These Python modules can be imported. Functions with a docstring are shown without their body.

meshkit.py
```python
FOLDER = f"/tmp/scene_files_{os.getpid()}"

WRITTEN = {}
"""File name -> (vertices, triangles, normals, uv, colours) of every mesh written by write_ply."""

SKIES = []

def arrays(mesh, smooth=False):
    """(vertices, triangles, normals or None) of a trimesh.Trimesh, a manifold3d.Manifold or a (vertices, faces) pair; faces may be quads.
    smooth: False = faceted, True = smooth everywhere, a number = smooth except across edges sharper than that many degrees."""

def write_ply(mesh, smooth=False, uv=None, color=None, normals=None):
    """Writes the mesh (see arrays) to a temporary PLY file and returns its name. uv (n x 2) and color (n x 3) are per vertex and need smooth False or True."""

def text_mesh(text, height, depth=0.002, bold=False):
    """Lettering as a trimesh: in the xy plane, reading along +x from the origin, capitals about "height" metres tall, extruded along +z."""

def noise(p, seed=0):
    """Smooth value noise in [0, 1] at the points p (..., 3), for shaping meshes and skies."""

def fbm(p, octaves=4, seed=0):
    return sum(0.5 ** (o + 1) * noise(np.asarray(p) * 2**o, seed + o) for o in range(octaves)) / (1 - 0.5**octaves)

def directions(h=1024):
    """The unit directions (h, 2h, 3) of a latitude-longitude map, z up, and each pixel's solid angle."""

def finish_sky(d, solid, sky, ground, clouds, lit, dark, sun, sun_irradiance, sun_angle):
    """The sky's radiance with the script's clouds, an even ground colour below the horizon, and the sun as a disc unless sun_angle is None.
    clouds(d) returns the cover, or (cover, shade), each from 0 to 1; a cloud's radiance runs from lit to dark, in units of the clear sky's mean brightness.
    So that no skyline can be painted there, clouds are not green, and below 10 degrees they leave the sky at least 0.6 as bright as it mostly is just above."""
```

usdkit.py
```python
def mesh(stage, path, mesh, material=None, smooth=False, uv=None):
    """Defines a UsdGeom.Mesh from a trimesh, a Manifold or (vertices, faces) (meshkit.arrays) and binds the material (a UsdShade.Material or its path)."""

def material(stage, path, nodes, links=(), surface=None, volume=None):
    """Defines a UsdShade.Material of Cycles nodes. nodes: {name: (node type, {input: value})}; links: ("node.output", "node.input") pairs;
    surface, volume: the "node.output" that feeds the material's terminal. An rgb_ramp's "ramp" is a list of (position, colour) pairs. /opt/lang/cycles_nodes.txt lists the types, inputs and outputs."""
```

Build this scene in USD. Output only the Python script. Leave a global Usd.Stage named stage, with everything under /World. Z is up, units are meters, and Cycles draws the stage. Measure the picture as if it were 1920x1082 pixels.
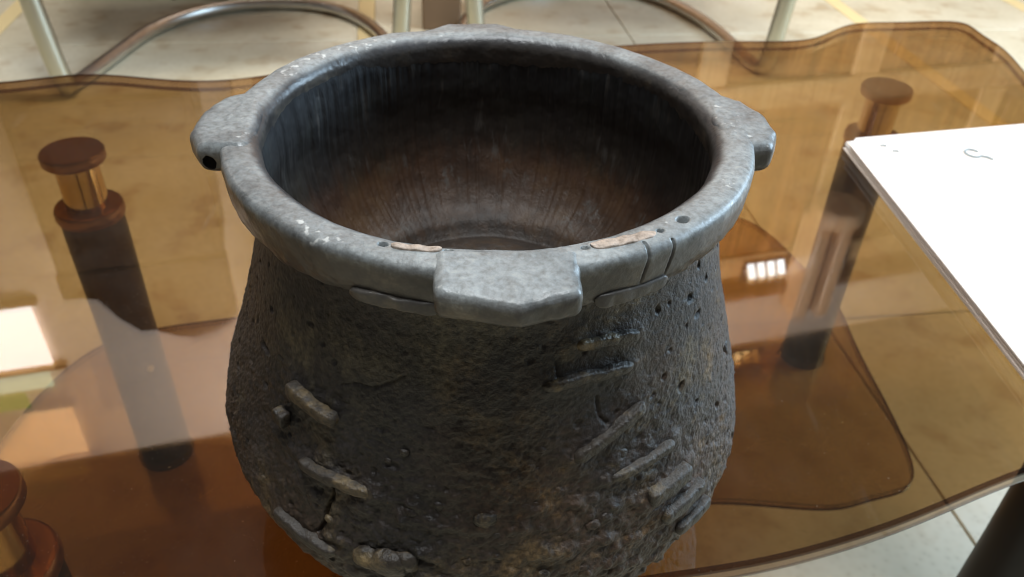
import math, numpy as np, trimesh, manifold3d as m3, usdkit
from meshkit import fbm, noise
from scipy.interpolate import PchipInterpolator, CubicSpline
from pxr import Usd, UsdGeom, UsdLux, UsdShade, Gf, Sdf

stage = Usd.Stage.CreateInMemory()
UsdGeom.SetStageUpAxis(stage, 'Z')
UsdGeom.SetStageMetersPerUnit(stage, 1.0)
UsdGeom.Xform.Define(stage, '/World')
UsdGeom.Scope.Define(stage, '/World/Looks')
rad = math.radians

# ---------------------------------------------------------------- camera
PITCH, ROLL, CAMH = 0.6451, 0.0408, 0.3571
cam = UsdGeom.Camera.Define(stage, '/World/camera')
fw = np.array([0, math.cos(PITCH), -math.sin(PITCH)]); rt = np.array([1.0, 0, 0]); up = np.cross(rt, fw)
rt, up = math.cos(ROLL) * rt + math.sin(ROLL) * up, -math.sin(ROLL) * rt + math.cos(ROLL) * up
cam.AddTransformOp().Set(Gf.Matrix4d(*rt, 0, *up, 0, *(-fw), 0, 0, 0, CAMH, 1))
cam.CreateFocalLengthAttr(4.25); cam.CreateHorizontalApertureAttr(1920 / 1554.57 * 4.25); cam.CreateVerticalApertureAttr(1082 / 1554.57 * 4.25)
cam.CreateClippingRangeAttr(Gf.Vec2f(0.01, 100))
cam.CreateFStopAttr(2.6); cam.CreateFocusDistanceAttr(0.30)
cam.CreateExposureAttr(0.0)

# ---------------------------------------------------------------- light: ceiling light, window to the right, added fill for the far wall, even dim room air
def rect(name, pos, aim, w, h, inten, col):
    l = UsdLux.RectLight.Define(stage, '/World/' + name)
    z = np.array(pos, float) - np.array(aim, float); z /= np.linalg.norm(z)
    x = np.cross([0, 0, 1.0], z)
    x = x / np.linalg.norm(x) if np.linalg.norm(x) > 1e-4 else np.array([1.0, 0, 0])
    y = np.cross(z, x)
    l.AddTransformOp().Set(Gf.Matrix4d(*x, 0, *y, 0, *z, 0, *map(float, pos), 1))
    l.CreateWidthAttr(w); l.CreateHeightAttr(h); l.CreateIntensityAttr(inten); l.CreateColorAttr(Gf.Vec3f(*col))
rect('ceiling_light', (0.05, 0.22, 2.4), (0.02, 0.36, 0), 0.7, 0.55, 44.0, (0.94, 0.98, 1.0))
rect('window_light', (2.3, 1.30, 0.95), (0, 0.32, 0.1), 1.3, 1.2, 17.0, (0.58, 0.80, 1.0))
rect('far_ceiling_light', (0.3, 1.75, 2.85), (0.3, 3.1, 1.75), 2.8, 0.5, 39.0, (1.0, 0.97, 0.92))  # unseen light, added to brighten the wall and wall unit for their reflections
dome = UsdLux.DomeLight.Define(stage, '/World/room_air')
dm = usdkit.material(stage, '/World/Looks/room_air', {'b': ('background_shader', {'color': (1.0, 0.93, 0.84), 'strength': 0.11})}, surface='b.background')
UsdShade.MaterialBindingAPI.Apply(dome.GetPrim()).Bind(dm)

# ---------------------------------------------------------------- helpers
used = {}
def numbered(path):
    k = used.get(path, -1) + 1; used[path] = k
    return path if k == 0 else f'{path}_{k:03d}'
def keys(p, label=None, cat=None, group=None, kind=None):
    for k, v in (('label', label), ('category', cat), ('group', group), ('kind', kind)):
        if v: p.SetCustomDataByKey(k, v)
    return p
def thing(name, label=None, cat=None, loc=(0, 0, 0), rotz=0, group=None, kind=None):
    x = UsdGeom.Xform.Define(stage, numbered('/World/' + name))
    x.AddTranslateOp().Set(Gf.Vec3d(*map(float, loc)))
    if rotz: x.AddRotateZOp().Set(float(rotz))
    return keys(x.GetPrim(), label, cat, group, kind)
def obj(name, mesh, mat, parent=None, smooth=35, **kw):
    base = (str(parent.GetPath()) if parent else '/World') + '/' + name
    m = usdkit.mesh(stage, numbered(base), mesh, mat, smooth=smooth)
    return keys(m.GetPrim(), **kw)
def grid_faces(nu, nv, wrap_u=True):
    iu = np.arange(nu if wrap_u else nu - 1); iv = np.arange(nv - 1)
    a, b = np.meshgrid(iu, iv, indexing='ij')
    a2 = (a + 1) % nu
    q = np.stack([a * nv + b, a2 * nv + b, a2 * nv + b + 1, a * nv + b + 1], -1).reshape(-1, 4)
    return np.vstack([q[:, [0, 1, 2]], q[:, [0, 2, 3]]])
def lathe(profile, n=48):
    pr = np.array(profile, float)
    m = trimesh.creation.revolve(pr, sections=n)
    return m
def cbox(x0, x1, y0, y1, z0, z1, c=0.004):
    c = min(c, (x1 - x0) * .4, (y1 - y0) * .4, (z1 - z0) * .4); P = []
    for i in (0, 1):
        for j in (0, 1):
            for k in (0, 1):
                p = np.array([(x0, x1)[i], (y0, y1)[j], (z0, z1)[k]]); s = np.array([1 - 2 * i, 1 - 2 * j, 1 - 2 * k]) * c
                P += [p + s * [0, 1, 1], p + s * [1, 0, 1], p + s * [1, 1, 0]]
    return trimesh.convex.convex_hull(np.array(P))
def spline(pts, n, closed=False):
    P = np.array(pts, float)
    if closed: P = np.vstack([P, P[:1]])
    t = np.r_[0, np.cumsum(np.sqrt(np.linalg.norm(np.diff(P, axis=0), axis=1)))]
    c = CubicSpline(t, P, bc_type='periodic' if closed else 'natural')
    return c(np.linspace(0, t[-1], n, endpoint=not closed))
def tube(path, r, n=14, cap=True):
    P = np.array(path, float); T = np.gradient(P, axis=0); T /= np.linalg.norm(T, axis=1)[:, None]
    R = np.broadcast_to(np.asarray(r, float), (len(P),))
    up0 = np.array([0, 0, 1.0]) if abs(T[0][2]) < .9 else np.array([0, 1.0, 0])
    a = np.cross(T[0], up0); a /= np.linalg.norm(a); V = []
    th = np.arange(n) / n * 2 * np.pi
    for p, t, q in zip(P, T, R):
        a = a - t * (a @ t); a /= np.linalg.norm(a); b = np.cross(t, a)
        V.append(p + q * (np.cos(th)[:, None] * a + np.sin(th)[:, None] * b))
    V = np.array(V); F = []
    m = len(P)
    v = V.reshape(-1, 3)
    for i in range(m - 1):
        for j in range(n):
            k = (j + 1) % n
            F += [(i * n + j, i * n + k, (i + 1) * n + k), (i * n + j, (i + 1) * n + k, (i + 1) * n + j)]
    if cap:
        v = np.vstack([v, P[0], P[-1]])
        for j in range(n):
            k = (j + 1) % n
            F += [(len(v) - 2, k, j), (len(v) - 1, (m - 1) * n + j, (m - 1) * n + k)]
    return trimesh.Trimesh(v, np.array(F), process=False)
L = '/World/Looks/'
def M(name, nodes, links=(), surface='p.BSDF'):
    return usdkit.material(stage, L + name, nodes, links, surface)

# ---------------------------------------------------------------- materials
def plain(name, col, rough=.5, **kw):
    return M(name, {'p': ('principled_bsdf', {'base_color': col, 'roughness': rough, **kw})})

def glass(name, tint, base=.075, rough=.0, dust=.03):
    return M(name, {
        'lw': ('layer_weight', {'blend': .5}),
        'pw': ('math', {'math_type': 'power', 'value2': 5.0}),
        'ma': ('math', {'math_type': 'multiply_add', 'value2': 1 - base, 'value3': base}),
        't': ('transparent_bsdf', {'color': tint}),
        'tc': ('texture_coordinate', {}),
        'n1': ('noise_texture', {'scale': 9.0, 'detail': 5.0}),
        'rr': ('map_range', {'from_min': .45, 'from_max': .75, 'to_min': rough, 'to_max': rough + .10, 'clamp': True}),
        'g': ('glossy_bsdf', {'color': (1, 1, 1)}),
        'mx': ('mix_closure', {}), 'dm': ('mix_closure', {}), 'dd': ('diffuse_bsdf', {'color': (.62, .54, .46)}),
        'd1': ('noise_texture', {'scale': 5.0, 'detail': 6.0, 'roughness': .65}), 'd2': ('noise_texture', {'scale': 700.0, 'detail': 2.0}), 'mp': ('mapping', {'scale': (60.0, 9.0, 9.0), 'rotation': (0, 0, .7)}), 'd3': ('noise_texture', {'detail': 4.0, 'scale': 1.0}),
        'q1': ('map_range', {'from_min': .46, 'from_max': .75, 'to_min': .0015, 'to_max': dust, 'clamp': True}), 'q2': ('map_range', {'from_min': .70, 'from_max': .78, 'to_min': 0.0, 'to_max': .22, 'clamp': True}), 'q3': ('map_range', {'from_min': .66, 'from_max': .80, 'to_min': 0.0, 'to_max': .035, 'clamp': True}),
        's1': ('math', {'math_type': 'add'}), 's2': ('math', {'math_type': 'add', 'use_clamp': True})},
        [('lw.facing', 'pw.value1'), ('pw.value', 'ma.value1'), ('ma.value', 'mx.fac'), ('tc.object', 'n1.vector'), ('n1.fac', 'rr.value'), ('rr.result', 'g.roughness'),
         ('t.BSDF', 'mx.closure1'), ('g.BSDF', 'mx.closure2'),
         ('tc.object', 'd1.vector'), ('tc.object', 'd2.vector'), ('tc.object', 'mp.vector'), ('mp.vector', 'd3.vector'), ('d1.fac', 'q1.value'), ('d2.fac', 'q2.value'), ('d3.fac', 'q3.value'), ('q1.result', 's1.value1'), ('q2.result', 's1.value2'), ('s1.value', 's2.value1'), ('q3.result', 's2.value2'),
         ('s2.value', 'dm.fac'), ('mx.closure', 'dm.closure1'), ('dd.BSDF', 'dm.closure2')], 'dm.closure')
GLASS = glass('brown_glass', (.625, .495, .32))
SHELF = glass('brown_shelf_glass', (.80, .68, .53), dust=.012)
EDGE = glass('brown_glass_edge', (.62, .47, .35), .08, .05, .01)
ARRIS = glass('brown_glass_arris', (.20, .12, .09), .05, .08, .01)

def wood(name, c1, c2, c3, grain=(26, 26, 1.6), rough=.38):
    return M(name, {
        'tc': ('texture_coordinate', {}), 'oi': ('object_info', {}),
        'off': ('vector_math', {'math_type': 'scale', 'vector1': (7.3, 3.1, 5.7)}),
        'add': ('vector_math', {'math_type': 'add'}),
        'mp': ('mapping', {'scale': grain}),
        'n1': ('noise_texture', {'scale': 1.0, 'detail': 6.0, 'roughness': .62, 'distortion': .6}),
        'r1': ('rgb_ramp', {'ramp': [(.25, c1), (.5, c2), (.78, c3)]}),
        'mp2': ('mapping', {'scale': (150, 150, 5)}),
        'n2': ('noise_texture', {'scale': 1.0, 'detail': 3.0}),
        'mx': ('mix_color', {'blend_type': 'multiply', 'fac': .35}),
        'bw': ('map_range', {'from_min': .3, 'from_max': .7, 'to_min': .35, 'to_max': 1.0}),
        'p': ('principled_bsdf', {'roughness': rough})},
        [('tc.object', 'add.vector1'), ('oi.random', 'off.scale'), ('off.vector', 'add.vector2'), ('add.vector', 'mp.vector'), ('mp.vector', 'n1.vector'), ('n1.fac', 'r1.fac'),
         ('add.vector', 'mp2.vector'), ('mp2.vector', 'n2.vector'), ('r1.color', 'mx.a'), ('n2.fac', 'bw.value'), ('bw.result', 'mx.b'), ('mx.result', 'p.base_color')])
WOOD = wood('honey_wood', (.05, .018, .006), (.26, .105, .030), (.60, .31, .11), (16, 16, .8))
WOOD_PALE = wood('pale_wood', (.50, .28, .12), (.68, .43, .21), (.80, .57, .32))
WOOD_DARK = wood('red_brown_wood', (.13, .042, .012), (.22, .082, .022), (.32, .13, .04))
WOOD_AMBER = wood('amber_wood', (.30, .12, .02), (.46, .20, .035), (.58, .29, .07))

WOOD_TALL = wood('dark_walnut', (.035, .014, .006), (.07, .028, .010), (.11, .048, .018))
COPPER_WOOD = wood('polished_pale_wood', (.60, .36, .20), (.80, .52, .32), (.88, .64, .42), rough=.2)
def metal(name, col, rough, streak=0.0):
    return M(name, {
        'tc': ('texture_coordinate', {}), 'n': ('noise_texture', {'scale': 9.0, 'detail': 2.0}),
        'r': ('map_range', {'from_min': .3, 'from_max': .7, 'to_min': rough * .85, 'to_max': rough * 1.2}),
        'p': ('principled_bsdf', {'base_color': col, 'metallic': 1.0})},
        [('tc.object', 'n.vector'), ('n.fac', 'r.value'), ('r.result', 'p.roughness')])
BRASS = metal('brass', (.70, .52, .30), .14)
BRASS_DARK = M('turned_brass', {'tg': ('tangent', {'direction_type': 'radial', 'axis': 'z'}), 'p': ('principled_bsdf', {'base_color': (.32, .165, .11), 'metallic': 1.0, 'roughness': .30, 'anisotropic': .85})}, [('tg.tangent', 'p.tangent')])
STEEL = metal('dull_steel_tube', (.66, .65, .62), .30)
STEEL_PALE = metal('pale_steel_bar', (.52, .51, .43), .36)
BLACK = plain('black_lacquer', (.007, .005, .006), .4, specular_ior_level=.25)
RUBBER = plain('clear_grey_foot', (.10, .085, .07), .25)
SEAT = plain('brown_vinyl', (.16, .085, .045), .45)

TILE = M('cream_terrazzo', {
    'g': ('geometry', {}), 'oi': ('object_info', {}),
    'n1': ('noise_texture', {'scale': 3.2, 'detail': 6.0, 'roughness': .6}),
    'r1': ('rgb_ramp', {'ramp': [(.3, (.50, .44, .31)), (.52, (.61, .55, .41)), (.72, (.69, .64, .51))]}),
    'v': ('voronoi_texture', {'scale': 95.0}),
    'r2': ('rgb_ramp', {'ramp': [(.0, (.6, .56, .50)), (.25, (.9, .88, .85)), (.6, (1, 1, 1))]}),
    'n3': ('noise_texture', {'scale': 14.0, 'detail': 4.0}),
    'r3': ('rgb_ramp', {'ramp': [(.32, (.70, .58, .46)), (.46, (1, 1, 1))]}),
    'm1': ('mix_color', {'blend_type': 'multiply', 'fac': .45}), 'm2': ('mix_color', {'blend_type': 'multiply', 'fac': .6}),
    'p': ('principled_bsdf', {'roughness': .32})},
    [('g.position', 'n1.vector'), ('g.position', 'v.vector'), ('g.position', 'n3.vector'), ('n1.fac', 'r1.fac'), ('v.distance', 'r2.fac'), ('n3.fac', 'r3.fac'),
     ('r1.color', 'm1.a'), ('r2.color', 'm1.b'), ('m1.result', 'm2.a'), ('r3.color', 'm2.b'), ('m2.result', 'p.base_color')])
STRIP = plain('yellow_terrazzo_strip', (.70, .56, .30), .4)
GROUT = plain('grey_grout', (.42, .36, .26), .8)
WALL = plain('cream_wall_paint', (.80, .68, .60), .7)

# ---------------------------------------------------------------- setting: floor and wall
FZ = -0.42
flo = thing('floor', loc=(0, 0, FZ), rotz=9.0, kind='structure')
obj('screed', trimesh.creation.box(bounds=[[-4.4, -1.6, -.06], [4.9, 4.6, -.012]]), GROUT, flo, smooth=False)
xs = [-4.3, -3.5, -2.7, -1.85, -.994, -.07, .62, 1.315, 1.888, 2.6, 3.4, 4.2]
for i, (x, x2) in enumerate(zip(xs[:-1], xs[1:])):
    sw = 0 if x == .62 else .022      # a yellow strip between most bays, a plain joint at one
    if sw: obj('strip', cbox(x - sw, x + sw, -1.5, 4.5, -.012, 0.0005, .001), STRIP, flo, smooth=False)
    for j in range(10):
        y0 = -1.5 + .6 * j
        obj('tile', cbox(x + sw + .001, x2 - (0 if x2 == .62 else .022) - .001, y0 + .001, y0 + .599, -.012, 0, .0015), TILE, flo, smooth=False)

YAW = 17.3
nv = np.array([-math.sin(rad(YAW)), math.cos(rad(YAW)), 0]); ev = np.array([math.cos(rad(YAW)), math.sin(rad(YAW)), 0])
O = np.array([0, 2.862, FZ])
wall = thing('wall', loc=tuple(O + nv * .32), rotz=YAW, kind='structure')
obj('plaster', trimesh.creation.box(bounds=[[-3.4, 0, 0], [3.7, .12, 3.1]]), WALL, wall, smooth=False)

# ---------------------------------------------------------------- wooden wall unit (seen mirrored in the glass), local x along its front, y into depth, z up from the floor
def Z(z): return z - FZ
wu = thing('wall_unit', 'long honey-brown wooden wall unit with panelled doors and moulded cornice', 'cabinet', tuple(O), YAW)
obj('carcass', cbox(-1.0, 3.3, .02, .31, .08, Z(1.92)), WOOD_DARK, wu)
obj('plinth', cbox(-.98, 3.28, .05, .30, 0, .08), WOOD_DARK, wu)
obj('cornice', trimesh.util.concatenate([cbox(-1.05, 3.35, -.05, .30, Z(1.975), Z(2.03)), cbox(-1.03, 3.33, -.03, .30, Z(1.945), Z(1.975)), cbox(-1.01, 3.31, -.012, .30, Z(1.92), Z(1.945))]), WOOD_DARK, wu)
obj('rail', cbox(-1.0, 3.3, -.012, .02, Z(.945), Z(1.06), .006), WOOD_PALE, wu)
obj('rail', cbox(-1.0, 3.3, -.008, .02, Z(1.80), Z(1.92), .006), WOOD_PALE, wu)
st = [-.965, -.63 , .075, .78, 1.485, 2.19, 2.895, 3.265]
for s in st:
    h = .035 if s in (st[0], st[-1]) else .066
    obj('stile', cbox(s - h, s + h, -.010, .02, .1, Z(.944), .006), WOOD_PALE, wu)
    obj('stile', cbox(s - h, s + h, -.010, .02, Z(1.061), Z(1.799), .006), WOOD_PALE, wu)
for a, b in zip(st[:-1], st[1:]):
    a, b = a + .066, b - .066
    for z0, z1 in ((.1, Z(.944)), (Z(1.061), Z(1.799))):
        if b - a < .15: continue
        obj('door_panel', trimesh.util.concatenate([cbox(a + .002, b - .002, .004, .02, z0 + .002, z1 - .002), cbox(a + .05, b - .05, -.004, .006, z0 + .06, z1 - .06, .006)]), WOOD, wu)
pb = obj('pilaster', cbox(1.425, 1.480, -.12, -.013, Z(1.57), Z(2.10)), WOOD_DARK, wu)
bs = lathe([(0, Z(1.485)), (.105, Z(1.485)), (.115, Z(1.50)), (.115, Z(1.555)), (.10, Z(1.571)), (0, Z(1.571))], 40); bs.apply_translation([1.4525, -.13, 0])
obj('base', bs, COPPER_WOOD, pb)
obj('moulding', cbox(1.365, 1.423, -.17, -.013, Z(1.572), Z(2.10)), COPPER_WOOD, pb)
obj('moulding', cbox(1.482, 1.540, -.17, -.013, Z(1.572), Z(2.10)), COPPER_WOOD, pb)

ta = thing('tall_cabinet', 'tall narrow dark walnut cabinet with a wavy carved crest', 'cabinet', tuple(O), YAW)
crest = [(-1.71, 1.45), (-1.125, 1.45), (-1.125, 1.72), (-1.145, 1.747), (-1.22, 1.79), (-1.305, 1.806), (-1.37, 1.785), (-1.435, 1.742), (-1.485, 1.740), (-1.548, 1.665), (-1.60, 1.566), (-1.65, 1.55), (-1.71, 1.547)]
from shapely.geometry import Polygon
cm = trimesh.creation.extrude_polygon(Polygon([(u, Z(z)) for u, z in crest]), .05, engine='earcut')
cm.apply_transform(trimesh.transformations.rotation_matrix(math.pi / 2, [1, 0, 0])); cm.apply_translation([0, .045, 0])
obj('crest', cm, WOOD_TALL, ta)
obj('carcass', cbox(-1.705, -1.13, .012, .31, .06, Z(1.449)), WOOD_TALL, ta)
obj('plinth', cbox(-1.69, -1.145, .03, .30, 0, .06), WOOD_DARK, ta)
for z0, z1 in ((.08, Z(.78)), (Z(.80), Z(1.43))):
    obj('door', trimesh.util.concatenate([cbox(-1.68, -1.155, -.006, .012, z0, z1), cbox(-1.60, -1.235, -.012, -.004, z0 + .08, z1 - .08, .006)]), WOOD_TALL, ta)

# bright window high on the wall (its mirror image is the white patch at the left edge of the glass)
def emit(name, col, s):
    return M(name, {'e': ('emission', {'color': col, 'strength': s})}, surface='e.emission')
SKYPANE = emit('bright_window_pane', (1.0, .92, .90), 9.0)
GREENPANE = emit('garden_window_pane', (.72, .85, .62), 4.2)
LEAFPANE = emit('leafy_window_pane', (.22, .36, .10), 3.2)
wi = thing('window', 'bright daylit window with a green transom, high on the cream wall', 'window', tuple(O + nv * .32), YAW)
obj('pane', cbox(-2.62, -1.93, -.028, -.012, Z(1.76), Z(2.075)), SKYPANE, wi, smooth=False)
obj('pane', cbox(-2.62, -1.96, -.028, -.012, Z(2.10), Z(2.20)), GREENPANE, wi, smooth=False)
obj('pane', cbox(-2.62, -2.08, -.028, -.012, Z(2.215), Z(2.30)), LEAFPANE, wi, smooth=False)
obj('frame', trimesh.util.concatenate([cbox(-2.66, -1.88, -.045, -.001, Z(2.077), Z(2.098)), cbox(-2.66, -1.90, -.04, -.001, Z(1.73), Z(1.757)), cbox(-2.66, -2.622, -.04, -.001, Z(1.76), Z(2.33))]), WOOD_DARK, wi)

# added glowing slits imitating a louvred window mirrored in the cabinet glass
GLINT = emit('glint_white', (.92, .97, 1.0), 12.0)
GLINT_BLUE = emit('glint_bluish', (.55, .80, 1.0), 6.5)
la = thing('louvred_lamp', 'glowing slits standing in for a louvred window mirrored under the wooden cornice', 'window_reflection', tuple(O), YAW)
obj('housing', cbox(1.12, 1.70, -.016, -.0085, Z(1.825), Z(1.945), .002), plain('dark_backing_board', (.05, .035, .03), .5), la)
for u, m in ((1.17, GLINT), (1.222, GLINT), (1.274, GLINT), (1.326, GLINT), (1.535, GLINT_BLUE), (1.59, GLINT), (1.645, GLINT_BLUE)):
    s = trimesh.creation.box(extents=[.036, .006, .085]); s.apply_transform(np.array([[1, 0, .35, 0], [0, 1, 0, 0], [0, 0, 1, 0], [0, 0, 0, 1.0]]))
    s.apply_translation([u, -.020, Z(1.886)])
    obj('slit', s, m, la, smooth=False)

# ---------------------------------------------------------------- cantilever chairs beyond the table
def chair(A, B, loop, label, lean):
    c = thing('tube_chair', label, 'chair', (0, 0, 0), group='cantilever chairs behind the table')
    zt = FZ + .017
    pts = [(*A, zt + .012)] + [(x, y, zt) for x, y in loop] + [(*B, zt + .012)]
    obj('floor_loop', tube(spline(pts, 90), .0155, 12), STEEL, c)
    A, B = np.array(A), np.array(B)
    for P, s in ((A, -1), (B, 1)):
        q = [(P[0], P[1] + .012, zt + .004), (P[0], P[1], zt + .03), (P[0] + s * lean * .5, P[1], zt + .22), (P[0] + s * lean, P[1] + .0, zt + .42)]
        obj('leg', tube(spline(q, 16), .0205, 14), STEEL_PALE, c)
    e = (B - A) / np.linalg.norm(B - A); b = np.array([-e[1], e[0]]); w = np.linalg.norm(B - A)
    def slab(pts4, z0, z1):
        P = [(*(A + e * u + b * v), z) for u, v in pts4 for z in (z0, z1)]
        return trimesh.convex.convex_hull(np.array(P))
    obj('seat', slab([(.0, .03), (w, .03), (w - .03, .50), (.03, .50)], FZ + .437, FZ + .48), SEAT, c)
    P = [(*(A + e * u + b * v), z) for u in (.03, w - .03) for v, z in ((.50, FZ + .60), (.53, FZ + .60), (.55, FZ + .83), (.58, FZ + .83))]
    obj('backrest', trimesh.convex.convex_hull(np.array(P)), SEAT, c)
    for u in (.05, w - .05):
        a0 = A + e * u
        obj('back_post', tube(spline([(*(a0 + b * .2), FZ + .43), (*(a0 + b * .45), FZ + .43), (*(a0 + b * .53), FZ + .52), (*(a0 + b * .58), FZ + .84)], 24), .011, 10), STEEL, c)
    return c
chair((-.972, 1.650), (-.284, 1.885), [(-.970, 1.69), (-.960, 1.76), (-.948, 1.88), (-.935, 1.992), (-.906, 2.085), (-.856, 2.162), (-.785, 2.222), (-.699, 2.255), (-.601, 2.262), (-.507, 2.232), (-.425, 2.160), (-.363, 2.065), (-.318, 1.965), (-.292, 1.91)], 'steel tube cantilever chair left of the pot', .035)
chair((-.104, 1.899), (.590, 1.925), [(-.125, 1.94), (-.146, 1.993), (-.158, 2.104), (-.145, 2.219), (-.107, 2.329), (.01, 2.46), (.15, 2.52), (.28, 2.51), (.385, 2.445), (.449, 2.352), (.493, 2.253), (.528, 2.135), (.555, 2.00), (.574, 1.945)], 'steel tube cantilever chair right of the pot', .03)

cr = thing('wooden_crate', 'orange-brown wooden crate on the floor behind the left chair', 'crate', (-.86, 2.40, FZ), 4)
for k in range(3): obj('board', cbox(-.115, .115, -.09, -.075, .01 + .075 * k, .08 + .075 * k, .003), WOOD_AMBER, cr)
for s in (-1, 1): obj('end_board', cbox(s * .115 - .006 + s * .0065, s * .115 + .006 + s * .0065, -.09, .09, 0, .235, .003), WOOD_DARK, cr)
obj('back_board', cbox(-.113, .113, .075, .09, .01, .23, .003), WOOD_AMBER, cr)

bx = thing('cardboard_box', 'plain brown box standing on the floor between the two tube chairs', 'box', (-.222, 2.24, FZ), 6)
KRAFT = plain('brown_board', (.20, .125, .07), .75)
obj('carton', cbox(-.05, .05, -.09, .09, 0, .36, .004), KRAFT, bx)
obj('flap', cbox(-.049, .049, -.088, -.002, .3605, .364, .001), KRAFT, bx); obj('flap', cbox(-.049, .049, .002, .088, .3605, .364, .001), KRAFT, bx)

# ---------------------------------------------------------------- glass coffee table
tb = thing('coffee_table', 'brown glass coffee table with wavy edge, lower shelf and brass-necked black legs', 'table')
top_pts = [(.085, .2437), (.138, .256), (.215, .284), (.295, .321), (.37, .352), (.44, .405), (.505, .50), (.55, .62), (.57, .74), (.575, .85), (.585, .939), (.592, 1.01), (.587, 1.06), (.578, 1.098), (.50, 1.092), (.425, 1.074), (.37, 1.025), (.328, 1.004), (.26, .995),
           (.194, .984), (.108, .962), (0, .925), (-.12, .885), (-.20, .862), (-.25, .845), (-.31, .819), (-.38, .815), (-.461, .818), (-.531, .791), (-.60, .78), (-.655, .745), (-.67, .68), (-.645, .60), (-.61, .48), (-.55, .36), (-.47, .26), (-.38, .20), (-.28, .185), (-.18, .198), (-.08, .213), (0, .226)]
def slab(pts, ztop, th, parent, name, mat, n=420):
    P = spline(pts, n, True)
    T = np.roll(P, -1, 0) - np.roll(P, 1, 0); T /= np.linalg.norm(T, axis=1)[:, None]
    N = np.stack([T[:, 1], -T[:, 0]], 1)
    inn = P - N * th * .22
    poly = Polygon(inn)
    v2, f2 = trimesh.creation.triangulate_polygon(poly, engine='earcut')
    a = np.column_stack([v2, np.full(len(v2), ztop)]); b = np.column_stack([v2, np.full(len(v2), ztop - th)])
    nrm = np.cross(a[f2[:, 1]] - a[f2[:, 0]], a[f2[:, 2]] - a[f2[:, 0]])[:, 2]
    f2 = np.where((nrm > 0)[:, None], f2, f2[:, ::-1])
    obj(name, trimesh.Trimesh(np.vstack([a, b]), np.vstack([f2, f2[:, ::-1] + len(a)]), process=False), mat, parent, smooth=False)
    prof = [(-.22, 0), (-.09, -.02), (-.02, -.11), (0, -.25), (0, -.75), (-.02, -.89), (-.09, -.98), (-.22, -1)]
    for nm, a, b, mt in (('edge_arris', 0, 4, ARRIS), ('edge_band', 3, 5, EDGE), ('edge_arris', 4, 8, ARRIS)):
        V = np.stack([np.column_stack([P + N * o * th, np.full(n, ztop + z * th)]) for o, z in prof[a:b]], 1).reshape(-1, 3)
        obj(nm, trimesh.Trimesh(V, grid_faces(n, b - a)[:, ::-1], process=False), mt, parent, smooth=60)
slab(top_pts, 0.0, .012, tb, 'glass_top', GLASS)
sh = [(.351, 1.02), (.385, .94), (.408, .865), (.414, .831), (.413, .769), (.415, .695), (.417, .629), (.413, .575), (.400, .551), (.36, .535), (.317, .522), (.21, .524), (.10, .50), (-.03, .455), (-.16, .415), (-.28, .39), (-.40, .39), (-.47, .43), (-.50, .50), (-.50, .60), (-.47, .70), (-.40, .745), (-.30, .775), (-.18, .83), (-.05, .90), (.1, .97), (.22, 1.02), (.31, 1.045)]
slab(sh, -.28, .008, tb, 'glass_shelf', SHELF)
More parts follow.
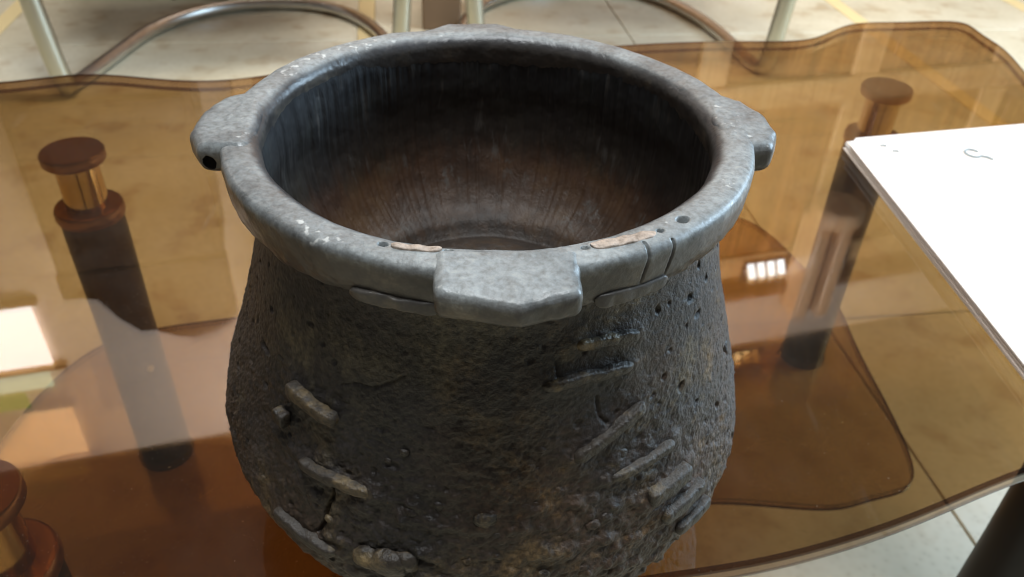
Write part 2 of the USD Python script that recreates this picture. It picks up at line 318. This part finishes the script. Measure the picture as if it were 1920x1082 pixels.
def leg(x, y):
    lg = obj('leg', lathe([(0, -.0835), (.0285, -.0835), (.0290, -.10), (.0280, -.20), (.0282, -.33), (.0290, -.409), (.0275, -.411), (0, -.411)]), BLACK, tb)
    lg_x = UsdGeom.Xformable(lg); lg_x.AddTranslateOp().Set(Gf.Vec3d(x, y, 0))
    obj('cap', lathe([(0, -.0125), (.0270, -.0125), (.0282, -.0145), (.0282, -.0215), (.0268, -.0235), (0, -.0235)]), BRASS_DARK, lg)
    obj('stem', lathe([(.0, -.0237), (.0195, -.0237), (.0195, -.0765), (0, -.0765)]), BRASS, lg)
    obj('collar', lathe([(0, -.070), (.0280, -.0695), (.0305, -.0708), (.0315, -.0735), (.0315, -.080), (.0302, -.0830), (0, -.0832)]), BRASS_DARK, lg)
    obj('foot', lathe([(0, -.4112), (.0295, -.4112), (.0315, -.414), (.0315, -.4195), (0, -.4195)]), RUBBER, lg)
for x, y in ((-.410, .675), (.418, .902), (-.292, .284), (.4168, .416)): leg(x, y)
sc = trimesh.creation.icosphere(2, .0035); sc.apply_translation([-.386, .653, -.262]); obj('screw', sc, STEEL_PALE, tb)  # small pale metal bead set beside the leg, above the shelf
sc = trimesh.creation.icosphere(2, .004); sc.apply_translation([.372, .872, -.392]); obj('screw', sc, BRASS, tb)

# ---------------------------------------------------------------- white papers on the glass
PAPER = M('white_paper', {'p': ('principled_bsdf', {'base_color': (.90, .90, .88), 'roughness': .6})})
PAPER_EDGE = plain('paper_edge', (.80, .72, .66), .7)
pa = thing('paper_pile', 'white paper sheets with a small grey squiggle, stacked on the glass right of the pot', 'papers', (.308, .714, .0012))
rng = np.random.default_rng(4)
def sheet(z0, z1, off, rot, mat, name, notch=False):
    P = np.array([(0, 0), (.29, .0768), (.29, -.30), (.025, -.372)])
    if notch: P = np.array([(.010, .0035), (.29, .0768), (.29, -.30), (.025, -.372), (.0, -.012), (.004, -.006)])
    c, s = math.cos(rot), math.sin(rot)
    P = P @ np.array([[c, s], [-s, c]]) + off
    m = trimesh.creation.extrude_polygon(Polygon(P), z1 - z0, engine='earcut'); m.apply_translation([0, 0, z0])
    obj(name, m, mat, pa, smooth=False)
for k in range(7):
    sheet(.0015 * k, .0015 * k + .0013, rng.normal(0, .0008, 2) + [.0006 * (k % 3), 0], rng.normal(0, .003), PAPER if k % 2 else PAPER_EDGE, 'sheet', k == 6)
th = np.linspace(.4, 5.6, 26)
mk = np.stack([.110 + .0065 * np.cos(th), -.020 + .0075 * np.sin(th), np.full(26, .0107)], 1)
for q in ((.028, -.012), (.036, -.022)): obj('pen_mark', tube([(q[0], q[1], .0107), (q[0] + .003, q[1] + .001, .0107), (q[0] + .005, q[1] - .001, .0107)], .0009, 6), plain('grey_ink', (.30, .36, .38), .6), pa)
mk = np.vstack([mk, [[.121, -.027, .0107], [.124, -.031, .0107]]])
obj('pen_mark', tube(mk, .0011, 6), plain('grey_ink', (.30, .36, .38), .6), pa)

# ---------------------------------------------------------------- the pot
C = np.array([-.012, .319])
def potmat(name, dark, mid, dust, dustlo, dusthi, rough, bump, fleck=None, grain=1.0, soot_shade=False, big=False):
    nodes = {
        'tc': ('texture_coordinate', {}),
        'n1': ('noise_texture', {'scale': 22.0, 'detail': 8.0, 'roughness': .66}),
        'r1': ('rgb_ramp', {'ramp': [(.30, dark), (.70, mid)]}),
        'n2': ('noise_texture', {'scale': 24.0, 'detail': 10.0, 'roughness': .74, 'distortion': .3}),
        'r2': ('map_range', {'from_min': dustlo, 'from_max': dusthi, 'to_min': 0.0, 'to_max': 1.0, 'clamp': True}),
        'm1': ('mix_color', {'b': dust}),
        'n3': ('noise_texture', {'scale': 420.0, 'detail': 4.0, 'roughness': .6}),
        'n4': ('noise_texture', {'scale': 1500.0, 'detail': 2.0}),
        'b1': ('bump', {'strength': bump, 'distance': .0012}), 'b2': ('bump', {'strength': bump * .6, 'distance': .0004}),
        'rr': ('map_range', {'from_min': .3, 'from_max': .7, 'to_min': rough - .1, 'to_max': rough + .14}),
        'r3': ('rgb_ramp', {'ramp': [(.30, tuple(1 - grain * (1 - x) for x in (.50, .48, .45))), (.55, (1, 1, 1)), (.75, tuple(1 + grain * x for x in (.35, .30, .20)))]}),
        'na': ('noise_texture', {'scale': 7.5, 'detail': 5.0, 'roughness': .6}), 'ra': ('rgb_ramp', {'ramp': [(.42, (.50, .62, .86)), (.52, (.95, .93, .93)), (.64, (1.2, .95, .72))] if big else [(0, (1, 1, 1)), (1, (1, 1, 1))]}), 'ma': ('mix_color', {'blend_type': 'multiply', 'fac': 1.0, 'use_clamp': False}),
        'm2': ('mix_color', {'blend_type': 'multiply', 'fac': 1.0, 'use_clamp': False}),
        'p': ('principled_bsdf', {'specular_ior_level': .5})}
    links = [('tc.object', f'{n}.vector') for n in ('n1', 'n2', 'n3', 'n4')] + [
        ('n1.fac', 'r1.fac'), ('n2.fac', 'r2.value'), ('r1.color', 'm1.a'), ('r2.result', 'm1.fac'), ('n3.fac', 'b1.height'), ('n4.fac', 'b2.height'), ('b1.normal', 'b2.normal'), ('b2.normal', 'p.normal'),
        ('n1.fac', 'rr.value'), ('rr.result', 'p.roughness'), ('n3.fac', 'r3.fac'), ('tc.object', 'na.vector'), ('na.fac', 'ra.fac'), ('m1.result', 'ma.a'), ('ra.color', 'ma.b'), ('ma.result', 'm2.a'), ('r3.color', 'm2.b')]
    last = 'm2.result'
    if fleck:
        nodes |= {'n5': ('noise_texture', {'scale': 260.0, 'detail': 2.0}), 'n6': ('noise_texture', {'scale': 24.0, 'detail': 2.0}),
                  'mu': ('math', {'math_type': 'multiply'}), 'r5': ('map_range', {'from_min': fleck, 'from_max': fleck + .05, 'to_min': 0.0, 'to_max': .85, 'clamp': True}), 'm3': ('mix_color', {'b': (.62, .64, .63)})}
        links += [('tc.object', 'n5.vector'), ('tc.object', 'n6.vector'), ('n5.fac', 'mu.value1'), ('n6.fac', 'mu.value2'), ('mu.value', 'r5.value'), ('r5.result', 'm3.fac'), (last, 'm3.a')]
        last = 'm3.result'
    if soot_shade:   # blackened inner lip
        nodes |= {'sx': ('separate_xyz', {}), 'cx': ('combine_xyz', {}), 'ln': ('vector_math', {'math_type': 'length'}), 'n7': ('noise_texture', {'scale': 75.0, 'detail': 5.0}),
                  'o7': ('math', {'math_type': 'multiply_add', 'value2': .0035}), 'r7': ('map_range', {'range_type': 'smoothstep', 'from_min': .0995, 'from_max': .0957, 'to_min': 0.0, 'to_max': 1.0, 'clamp': True}), 'm7': ('mix_color', {'b': (.016, .019, .026)})}
        links += [('tc.object', 'sx.vector'), ('sx.x', 'cx.x'), ('sx.y', 'cx.y'), ('cx.vector', 'ln.vector1'), ('tc.object', 'n7.vector'), ('n7.fac', 'o7.value1'), ('ln.value', 'o7.value3'), ('o7.value', 'r7.value'), ('r7.result', 'm7.fac'), (last, 'm7.a')]
        last = 'm7.result'
        nodes |= {'o8': ('math', {'math_type': 'multiply_add', 'value2': .013}), 'r8': ('map_range', {'range_type': 'smoothstep', 'from_min': .2128, 'from_max': .2055, 'to_min': 0.0, 'to_max': .95, 'clamp': True}), 'n8': ('noise_texture', {'scale': 55.0, 'detail': 8.0, 'roughness': .7}), 'r9': ('rgb_ramp', {'ramp': [(.35, (.030, .027, .026)), (.55, (.075, .066, .058)), (.72, (.17, .14, .10))]}), 'm8': ('mix_color', {})}  # rim flanks darkened in colour: shade below the lit top, with soot stain
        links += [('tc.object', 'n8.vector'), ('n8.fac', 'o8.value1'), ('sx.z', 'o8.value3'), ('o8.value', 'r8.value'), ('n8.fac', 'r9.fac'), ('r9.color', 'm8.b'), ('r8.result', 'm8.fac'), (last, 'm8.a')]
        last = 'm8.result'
    links.append((last, 'p.base_color'))
    return M(name, nodes, links)
POT = potmat('blackened_clay', (.015, .0105, .0080), (.072, .050, .035), (.21, .145, .065), .51, .69, .52, .7, grain=1.5, big=True)
POT_RIM = potmat('worn_grey_rim', (.13, .147, .156), (.35, .382, .392), (.25, .22, .18), .68, .82, .36, .22, .355, grain=.75, soot_shade=True)
POT_RIDGE = potmat('ridge_clay', (.016, .013, .011), (.058, .046, .035), (.25, .18, .085), .50, .66, .46, .8)
INLAY = potmat('pinkish_inlay', (.34, .27, .22), (.46, .38, .32), (.3, .25, .2), .6, .75, .55, .3)
STONE = plain('grey_grit', (.16, .16, .15), .6)
# inside: sooty near the mouth, bare brown clay lower down, upright scrape marks
POT_IN = M('sooty_inside', {
    'tc': ('texture_coordinate', {}), 'sx': ('separate_xyz', {}),
    'mp': ('mapping', {'scale': (150, 150, 26)}), 'n1': ('noise_texture', {'scale': 1.0, 'detail': 6.0, 'roughness': .68, 'distortion': .5}),
    'n2': ('noise_texture', {'scale': 32.0, 'detail': 9.0, 'roughness': .7}),
    'a1': ('math', {'math_type': 'multiply_add', 'value2': .030}), 'a2': ('math', {'math_type': 'multiply_add', 'value2': .022}),
    'zr': ('map_range', {'from_min': .096 + .026, 'from_max': .205 + .026, 'to_min': 0.0, 'to_max': 1.0}),
    'r1': ('rgb_ramp', {'ramp': [(.0, (.026, .019, .015)), (.10, (.030, .021, .016)), (.17, (.048, .027, .015)), (.38, (.052, .026, .014)), (.50, (.026, .019, .015)), (.72, (.017, .016, .017)), (1, (.013, .016, .023))]}),
    'r2': ('rgb_ramp', {'ramp': [(.3, (.45, .40, .36)), (.5, (1, .92, .8)), (.68, (1.5, 1.5, 1.1))]}),
    'm': ('mix_color', {'blend_type': 'multiply', 'fac': 1.0, 'use_clamp': False}),
    'mp2': ('mapping', {'scale': (260, 260, 20)}), 'n4': ('noise_texture', {'scale': 1.0, 'detail': 3.0, 'roughness': .6, 'distortion': .8}), 'n5': ('noise_texture', {'scale': 40.0, 'detail': 2.0}), 'mu': ('math', {'math_type': 'multiply'}), 'q4': ('map_range', {'from_min': .32, 'from_max': .44, 'to_min': 0.0, 'to_max': .75, 'clamp': True}), 'ms': ('mix_color', {'b': (.075, .066, .058)}),
    'b': ('bump', {'strength': .7, 'distance': .0015}),
    'p': ('principled_bsdf', {'roughness': .58})},
    [('tc.object', 'sx.vector'), ('tc.object', 'mp.vector'), ('mp.vector', 'n1.vector'), ('tc.object', 'n2.vector'), ('n1.fac', 'a1.value1'), ('sx.z', 'a1.value3'), ('n2.fac', 'a2.value1'), ('a1.value', 'a2.value3'), ('a2.value', 'zr.value'),
     ('zr.result', 'r1.fac'), ('n2.fac', 'r2.fac'), ('r1.color', 'm.a'), ('r2.color', 'm.b'), ('tc.object', 'mp2.vector'), ('mp2.vector', 'n4.vector'), ('tc.object', 'n5.vector'), ('n4.fac', 'mu.value1'), ('n5.fac', 'mu.value2'), ('mu.value', 'q4.value'), ('q4.result', 'ms.fac'), ('m.result', 'ms.a'), ('ms.result', 'p.base_color'), ('n1.fac', 'b.height'), ('b.normal', 'p.normal')])

pot = thing('pot', 'blackened clay pot with thick grey lugged rim, standing on the brown glass', 'pot', (C[0], C[1], .0004))
prof = np.array([(0, .086), (.0225, .1095), (.042, .1235), (.058, .1280), (.080, .1245), (.105, .1170), (.130, .1100), (.155, .1036), (.176, .0990), (.205, .0985)])
rf = PchipInterpolator(prof[:, 0], prof[:, 1])
def on(phi, r, z):
    phi, r, z = np.broadcast_arrays(np.asarray(phi, float), r, z)
    return np.stack([r * np.sin(phi), -r * np.cos(phi), z], -1)
def smooth(x, a, b):
    t = np.clip((x - a) / (b - a), 0, 1); return t * t * (3 - 2 * t)
def seg_dist(phi, z, pts, r):
    """distance on the wall (metres) from points to a polyline of (degrees, height)"""
    d = np.full(phi.shape, 9.0)
    q = [(rad(a) * r, b) for a, b in pts]
    for (x0, y0), (x1, y1) in zip(q[:-1], q[1:]):
        dx, dy = x1 - x0, y1 - y0; t = np.clip(((phi * r - x0) * dx + (z - y0) * dy) / (dx * dx + dy * dy), 0, 1)
        d = np.minimum(d, np.hypot(phi * r - x0 - t * dx, z - y0 - t * dy))
    return d
def outer_disp(phi, z):
    p = on(phi, rf(z), z)
    rough = .35 + .65 * smooth(z, .16, .10) * (1 - .6 * smooth(phi, rad(38), rad(60)) * smooth(z, .08, .12))
    front = smooth(np.abs(phi - rad(8)), rad(60), rad(18)) * smooth(z, .125, .085)
    d = .0016 * (fbm(p * 28, 3, 5) - .5) + .0020 * rough * (fbm(p * 110, 4, 11) - .5) + .0014 * rough * (fbm(p * 330, 3, 17) - .5) + .0007 * rough * (noise(p * 800, 19) - .5)
    lump = np.clip(noise(p * 150, 31) - .55, 0, 1) * 2.2
    d = d + (.0005 + .0022 * front) * lump * rough
    lump2 = np.clip(noise(p * 260, 37) - .6, 0, 1) * 2.5
    d = d + .0012 * front * lump2
    pit = smooth(noise(p * 210, 41), .80, .90) * (.4 + .6 * smooth(np.abs(phi), rad(25), rad(60)))
    d = d - .0016 * pit
    scrape = noise(np.stack([phi * 160, z * 14, 0 * z], -1), 51) - .5
    d = d + .0002 * scrape * smooth(np.abs(phi), rad(30), rad(70))
    for pts in RIDGES:
        x = seg_dist(phi, z, pts, .118)
        d = d + .0013 * np.exp(-(x / .0052) ** 2) * (.7 + .6 * noise(p * 180, 91))
    for pts, w, dep in CRACKS:
        x = seg_dist(phi, z + .0006 * (noise(p * 500, 61) - .5), pts, .115)
        d = d - dep * np.exp(-(x / w) ** 2)
    return d
RIDGES = [[(-41.2, .1285), (-27.4, .1255)], [(-35.3, .1005), (-19.0, .1015)], [(-40.5, .0690), (-25.2, .0665)], [(20.1, .1655), (34.7, .1628)], [(12.9, .1515), (32.8, .1515)],
          [(19.2, .1195), (35.1, .1333)], [(26.3, .107), (42.3, .1085)], [(34.4, .0895), (46.0, .0915)], [(37.6, .0765), (50.0, .0785)], [(41.5, .0640), (52.0, .0655)]]
CRACKS = [([(-27.6, .0985), (-27.2, .091), (-28.1, .0851), (-28.4, .078), (-29.6, .0715)], .00065, .0030),
          ([(-13.8, .1522), (-17, .148), (-20.5, .1439), (-24, .1435), (-27.8, .1402)], .0005, .0008),
          ([(24.5, .142), (25.0, .134), (26.5, .130)], .0005, .0014), ([(16, .160), (16.4, .151)], .0005, .0009)]
nphi, nz = 1250, 330
phi = np.linspace(-np.pi, np.pi, nphi, endpoint=False)
zo = np.linspace(0, .193, nz)
PH, ZZ = np.meshgrid(phi, zo, indexing='ij')
slope = np.gradient(rf(zo), zo)
nr, nzc = 1 / np.sqrt(1 + slope ** 2), -slope / np.sqrt(1 + slope ** 2)
D = outer_disp(PH, ZZ) * smooth(ZZ, 0, .006) * smooth(ZZ, .1930, .188)
wob = .0012 * np.sin(2 * PH + .6) + .0007 * np.sin(3 * PH + 2) + .0034 * np.exp(-((PH + rad(88)) / .7) ** 2) * np.exp(-((ZZ - .075) / .045) ** 2)
V = on(PH, rf(ZZ) + D * nr[None] + wob * smooth(ZZ, 0, .02), ZZ + D * nzc[None])
bot = on(PH[:, :1], .001, .0 * PH[:, :1])
V[..., 0] += .006 * smooth(ZZ, .055, 0)
V = np.concatenate([bot, V], 1)
body = obj('body', trimesh.Trimesh(V.reshape(-1, 3), grid_faces(nphi, nz + 1), process=False), POT, pot, smooth=True)
# inner lining
nip = 720
prin = np.array([(.0940, .1985), (.0936, .18), (.0945, .166), (.0925, .148), (.086, .130), (.076, .118), (.067, .1125), (.0635, .1085), (.0605, .1060), (.0570, .1072), (.050, .1078), (.03, .1070), (.0005, .1065)])
t = np.r_[0, np.cumsum(np.linalg.norm(np.diff(prin, axis=0), axis=1))]
ti = np.linspace(0, t[-1], 190); ri, zi = PchipInterpolator(t, prin[:, 0])(ti), PchipInterpolator(t, prin[:, 1])(ti)
PH2, R2 = np.meshgrid(np.linspace(-np.pi, np.pi, nip, endpoint=False), ri, indexing='ij'); Z2 = np.broadcast_to(zi, R2.shape)
pp = on(PH2, R2, Z2)
dd = .0022 * (fbm(pp * 45, 4, 71) - .5) + .0011 * (noise(np.stack([PH2 * 70, Z2 * 22, 0 * Z2], -1), 73) - .5) * smooth(R2, .05, .09)
dd = dd * smooth(Z2, .198, .19)
obj('inner_wall', trimesh.Trimesh((on(PH2, R2 - dd * (Z2 > .112) * smooth(R2, 0, .05), Z2 + dd * (Z2 < .112))).reshape(-1, 3), grid_faces(nip, len(ti)), process=False), POT_IN, body, smooth=True)

# rim
rp = np.array([(.0958, .186), (.0942, .192), (.0932, .1975), (.0934, .2010), (.0955, .2037), (.0985, .2050), (.1030, .2053), (.1062, .2050), (.1082, .2041), (.1092, .2022), (.1093, .1985), (.1089, .1930), (.1078, .1885), (.1056, .1852), (.1020, .1832), (.0985, .1822), (.0955, .178)])
rs = spline(rp, 150, True)
nr_ = 1700
ph = np.linspace(-np.pi, np.pi, nr_, endpoint=False)
PHR, RR = np.meshgrid(ph, rs[:, 0], indexing='ij'); ZR = np.broadcast_to(rs[:, 1], RR.shape)
tang = np.roll(rs, -1, 0) - np.roll(rs, 1, 0); nn = np.stack([-tang[:, 1], tang[:, 0]], 1); nn /= np.linalg.norm(nn, axis=1)[:, None]
cen = rs.mean(0)
if ((rs - cen) * nn).sum() < 0: nn = -nn
q = on(PHR, RR, ZR)
dr = .0018 * (fbm(q * 30, 3, 81) - .5) + .0007 * (fbm(q * 140, 3, 83) - .5)
under = smooth(ZR, .194, .186) * smooth(RR, .099, .103)
dr = dr + under * .0020 * (fbm(q * 210, 3, 85) - .5)
topm = smooth(ZR, .199, .203)
for a, r_, w in ((-17.7, .1004, .0014), (-5.1, .0990, .0015), (20.5, .1004, .0011), (36.3, .1030, .0010), (42.7, .1028, .0021), (25.2, .0990, .0008)):
    d2 = np.hypot((PHR - rad(a)) * r_ / 1.35, RR - r_)
    dr = dr - topm * .0034 * smooth(d2, w * 1.05, w * .55)
for a0, a1, r0, r1, w in ((31.3, 30.2, .1050, .125, .00030), (36.8, 36.2, .1076, .125, .00034)):
    a = rad(a0) + (RR - r0) / (r1 - r0) * rad(a1 - a0) - smooth(ZR, .203, .190) * rad(.9)
    dr = dr - (RR > r0) * .0022 * np.exp(-(((PHR - a) * .108) / w) ** 2) * smooth(ZR, .190, .195)
VR = on(PHR, RR + dr * nn[:, 0] + .0006 * np.sin(3 * PHR + 1), ZR + dr * nn[:, 1] + .0007 * np.sin(2 * PHR + .4))
f = grid_faces(nr_, len(rs)); f = np.vstack([f, ])
a_ = np.arange(nr_); b_ = (a_ + 1) % nr_; e_ = len(rs)
f = np.vstack([f, np.stack([a_ * e_ + e_ - 1, b_ * e_ + e_ - 1, b_ * e_], 1), np.stack([a_ * e_ + e_ - 1, b_ * e_, a_ * e_], 1)])
rim_m = trimesh.Trimesh(VR.reshape(-1, 3), f, process=False)
if rim_m.volume < 0: rim_m.invert()
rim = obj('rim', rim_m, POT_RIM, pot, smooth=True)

def lug(center_deg, plan, z0, z1, rnd, seed, cut=None, **kw):
    """plan: (tangential, radial, drop of the top) corners; a rounded block from z0 to z1"""
    S = []
    for t_, r_, drop in plan:
        for z in (z0 + rnd, z1 - rnd - drop):
            S.append(m3.Manifold.sphere(rnd, 20).translate([t_, r_, z]))
    h = m3.Manifold.batch_hull(S)
    if cut is not None: h = h - cut
    h = h.refine_to_length(.0011)
    mm = h.to_mesh(); m = trimesh.Trimesh(np.array(mm.vert_properties[:, :3]), np.array(mm.tri_verts), process=True)
    trimesh.smoothing.filter_taubin(m, iterations=4)
    v = np.array(m.vertices); n = np.array(m.vertex_normals)
    v = v + n * (.0012 * (fbm(v * 90 + 7 * seed, 3, seed) - .5) + .0006 * (fbm(v * 300, 2, seed + 3) - .5))[:, None]
    a = rad(center_deg); c, s = math.cos(a), math.sin(a)
    # local (t, r) -> t along +phi, r outward
    w = np.stack([v[:, 0] * c + v[:, 1] * s, v[:, 0] * s - v[:, 1] * c, v[:, 2]], 1)
    mesh = trimesh.Trimesh(w, m.faces[:, ::-1], process=False)
    if mesh.volume < 0: mesh.invert()
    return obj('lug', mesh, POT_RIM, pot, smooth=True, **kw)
lug(5, [(-.0190, .1005, 0), (.0212, .1005, 0), (.0208, .1165, .0016), (.004, .1215, .0028), (-.0186, .1160, .0014)], .1932, .2062, .0034, 101, label='broad lug with a blunt point at the front of the rim')
ball = m3.Manifold.cylinder(.02, .0048, .0048, 24).rotate([0, 90, 0])
lug(-84, [(-.028, .099, 0), (.019, .099, 0), (.0165, .1115, .001), (.006, .1165, .001), (-.010, .1160, .001), (-.022, .1105, .001)], .1915, .2054, .0050, 107, cut=m3.Manifold.sphere(.0042, 24).translate([.0185, .1105, .1972]), label='rounded lug with a dark hollow on the left of the rim')
lug(94, [(-.018, .099, 0), (.028, .099, 0), (.021, .110, .001), (.008, .1160, .001), (-.006, .1165, .001), (-.016, .1120, .001)], .1905, .2054, .0046, 113)
lug(187, [(-.026, .099, 0), (.026, .099, 0), (.012, .1125, .001), (-.012, .1125, .001)], .187, .2058, .0048, 119)

# pinkish inlays let into the rim top
def inlay(a0, a1, r0, r1, w):
    n = 40; a = np.linspace(rad(a0), rad(a1), n); r = np.linspace(r0, r1, n); hw = w * np.sqrt(np.clip(1 - np.abs(np.linspace(-1, 1, n)) ** 8, .02, 1))
    V = []
    for k in range(n):
        for x, z in ((-1, .2030), (-1, .20535), (-.7, .2057), (0, .2058), (.7, .2057), (1, .20535), (1, .2030)):
            V.append(on(a[k], r[k] + x * hw[k], z + .0007 * math.sin(2 * a[k] + .4) + .0002 * math.sin(a[k] * 90)))
    m = trimesh.Trimesh(np.array(V), grid_faces(n, 7, False), process=False)
    if m.face_normals[:, 2].mean() < 0: m.invert()
    obj('inlay', m, INLAY, rim, smooth=50)
inlay(-16.0, -6.4, .1006, .0992, .0016)
inlay(21.6, 35.2, .1008, .1030, .0024)

# raised ridges: short clay rods pressed on the wall
def ridge(pts, w, hgt, seed, off=0.0, rr=None, mat=None):
    P = np.array(pts, float); n = 46; t_ = np.linspace(0, 1, n)
    a = np.interp(t_, np.linspace(0, 1, len(P)), P[:, 0]); z = np.interp(t_, np.linspace(0, 1, len(P)), P[:, 1])
    r = (rf(z) + .0017 if rr is None else np.full(n, rr)) + off
    c = on(np.radians(a), r, z); T = np.gradient(c, axis=0); T /= np.linalg.norm(T, axis=1)[:, None]
    N = on(np.radians(a), 1.0, 0 * z); N = N - T * (N * T).sum(1)[:, None]; N /= np.linalg.norm(N, axis=1)[:, None]; B = np.cross(T, N)
    env = np.sqrt(np.clip(1 - np.abs(2 * t_ - 1) ** 12, .12, 1)) * (.95 + .1 * noise(np.stack([t_ * 4 + seed, t_ * 0, t_ * 0], -1), seed))
    m = 18; th_ = np.arange(m) / m * 2 * np.pi
    cs, sn = np.sign(np.cos(th_)) * np.abs(np.cos(th_)) ** .5, np.sign(np.sin(th_)) * np.abs(np.sin(th_)) ** .5
    V = c[:, None] + (env * w)[:, None, None] * cs[None, :, None] * B[:, None] + (env * hgt)[:, None, None] * sn[None, :, None] * N[:, None]
    V = V + N[:, None] * ((.0013) * (fbm(V * 300, 3, seed) - .5))[..., None] + B[:, None] * (.0012 * (fbm(V * 200, 2, seed + 9) - .5))[..., None]
    F = grid_faces(m, n, True)
    V2 = V.transpose(1, 0, 2).reshape(-1, 3)
    ends = np.array([V[0].mean(0), V[-1].mean(0)]); k = len(V2); j = np.arange(m); j2 = (j + 1) % m
    F = np.vstack([F, np.stack([np.full(m, k), j2 * n, j * n], 1), np.stack([np.full(m, k + 1), j * n + n - 1, j2 * n + n - 1], 1)])
    mesh = trimesh.Trimesh(np.vstack([V2, ends]), F, process=False)
    if mesh.volume < 0: mesh.invert()
    return obj('ridge', mesh, mat or POT_RIDGE, body if rr is None else rim, smooth=True)
ridge([(-41.2, .1285), (-27.4, .1255)], .0032, .0030, 201)
ridge([(-35.3, .1005), (-19.0, .1015)], .0026, .0030, 203)
ridge([(-40.5, .0690), (-25.2, .0665)], .0026, .0030, 205)
ridge([(20.1, .1655), (28, .1645), (34.7, .1628)], .0026, .0026, 207)
ridge([(12.9, .1515), (22, .1528), (32.8, .1515)], .0022, .0028, 209)
ridge([(19.2, .1195), (27, .1265), (35.1, .1333)], .0028, .0032, 211)
ridge([(26.3, .107), (42.3, .1085)], .0022, .0030, 213)
ridge([(34.4, .0895), (46.0, .0915)], .0044, .0034, 215)
ridge([(37.6, .0765), (50.0, .0785)], .0040, .0036, 217)
ridge([(41.5, .0640), (52.0, .0655)], .0032, .0030, 219)
ridge([(-44, .1130), (-40.5, .1120)], .0036, .0026, 221)
# rods under the rim edge, left and right of the front lug
ridge([(-22.8, .1880), (-6.0, .1882)], .0026, .0018, 231, rr=.1080, mat=POT_RIM)
ridge([(21.5, .1885), (37.0, .1890)], .0028, .0018, 233, rr=.1082, mat=POT_RIM)

# grit stuck to the wall
def grit(a, z, s, seed, mat):
    m = trimesh.creation.icosphere(3, 1.0); v = np.array(m.vertices)
    v = v * (1 + .5 * (fbm(v * 1.3 + seed, 3, seed) - .5))[:, None] * np.array([s, s * .6, s * .8])
    aa = rad(a); R = np.array([[math.cos(aa), -math.sin(aa), 0], [math.sin(aa), math.cos(aa), 0], [0, 0, 1]])
    v = v @ R.T + on(aa, float(rf(z)) + s * .15, z)
    obj('lump', trimesh.Trimesh(v, m.faces, process=False), mat, body, smooth=True)
grit(2.6, .097, .0052, 301, POT_RIDGE)
grit(-18.5, .071, .0070, 303, POT_RIDGE); grit(-14.5, .072, .0085, 305, POT_RIDGE); grit(-11.5, .0745, .0060, 307, POT_RIDGE)
grit(-20.5, .0495, .0020, 309, plain('pale_bead', (.62, .60, .56), .5))
rg = np.random.default_rng(11)
for k in range(46):
    a = rg.normal(4, 17); z = rg.uniform(.055, .125)
    grit(a, z, rg.uniform(.0013, .0034), 320 + k, POT_RIDGE if k % 3 == 0 else POT)
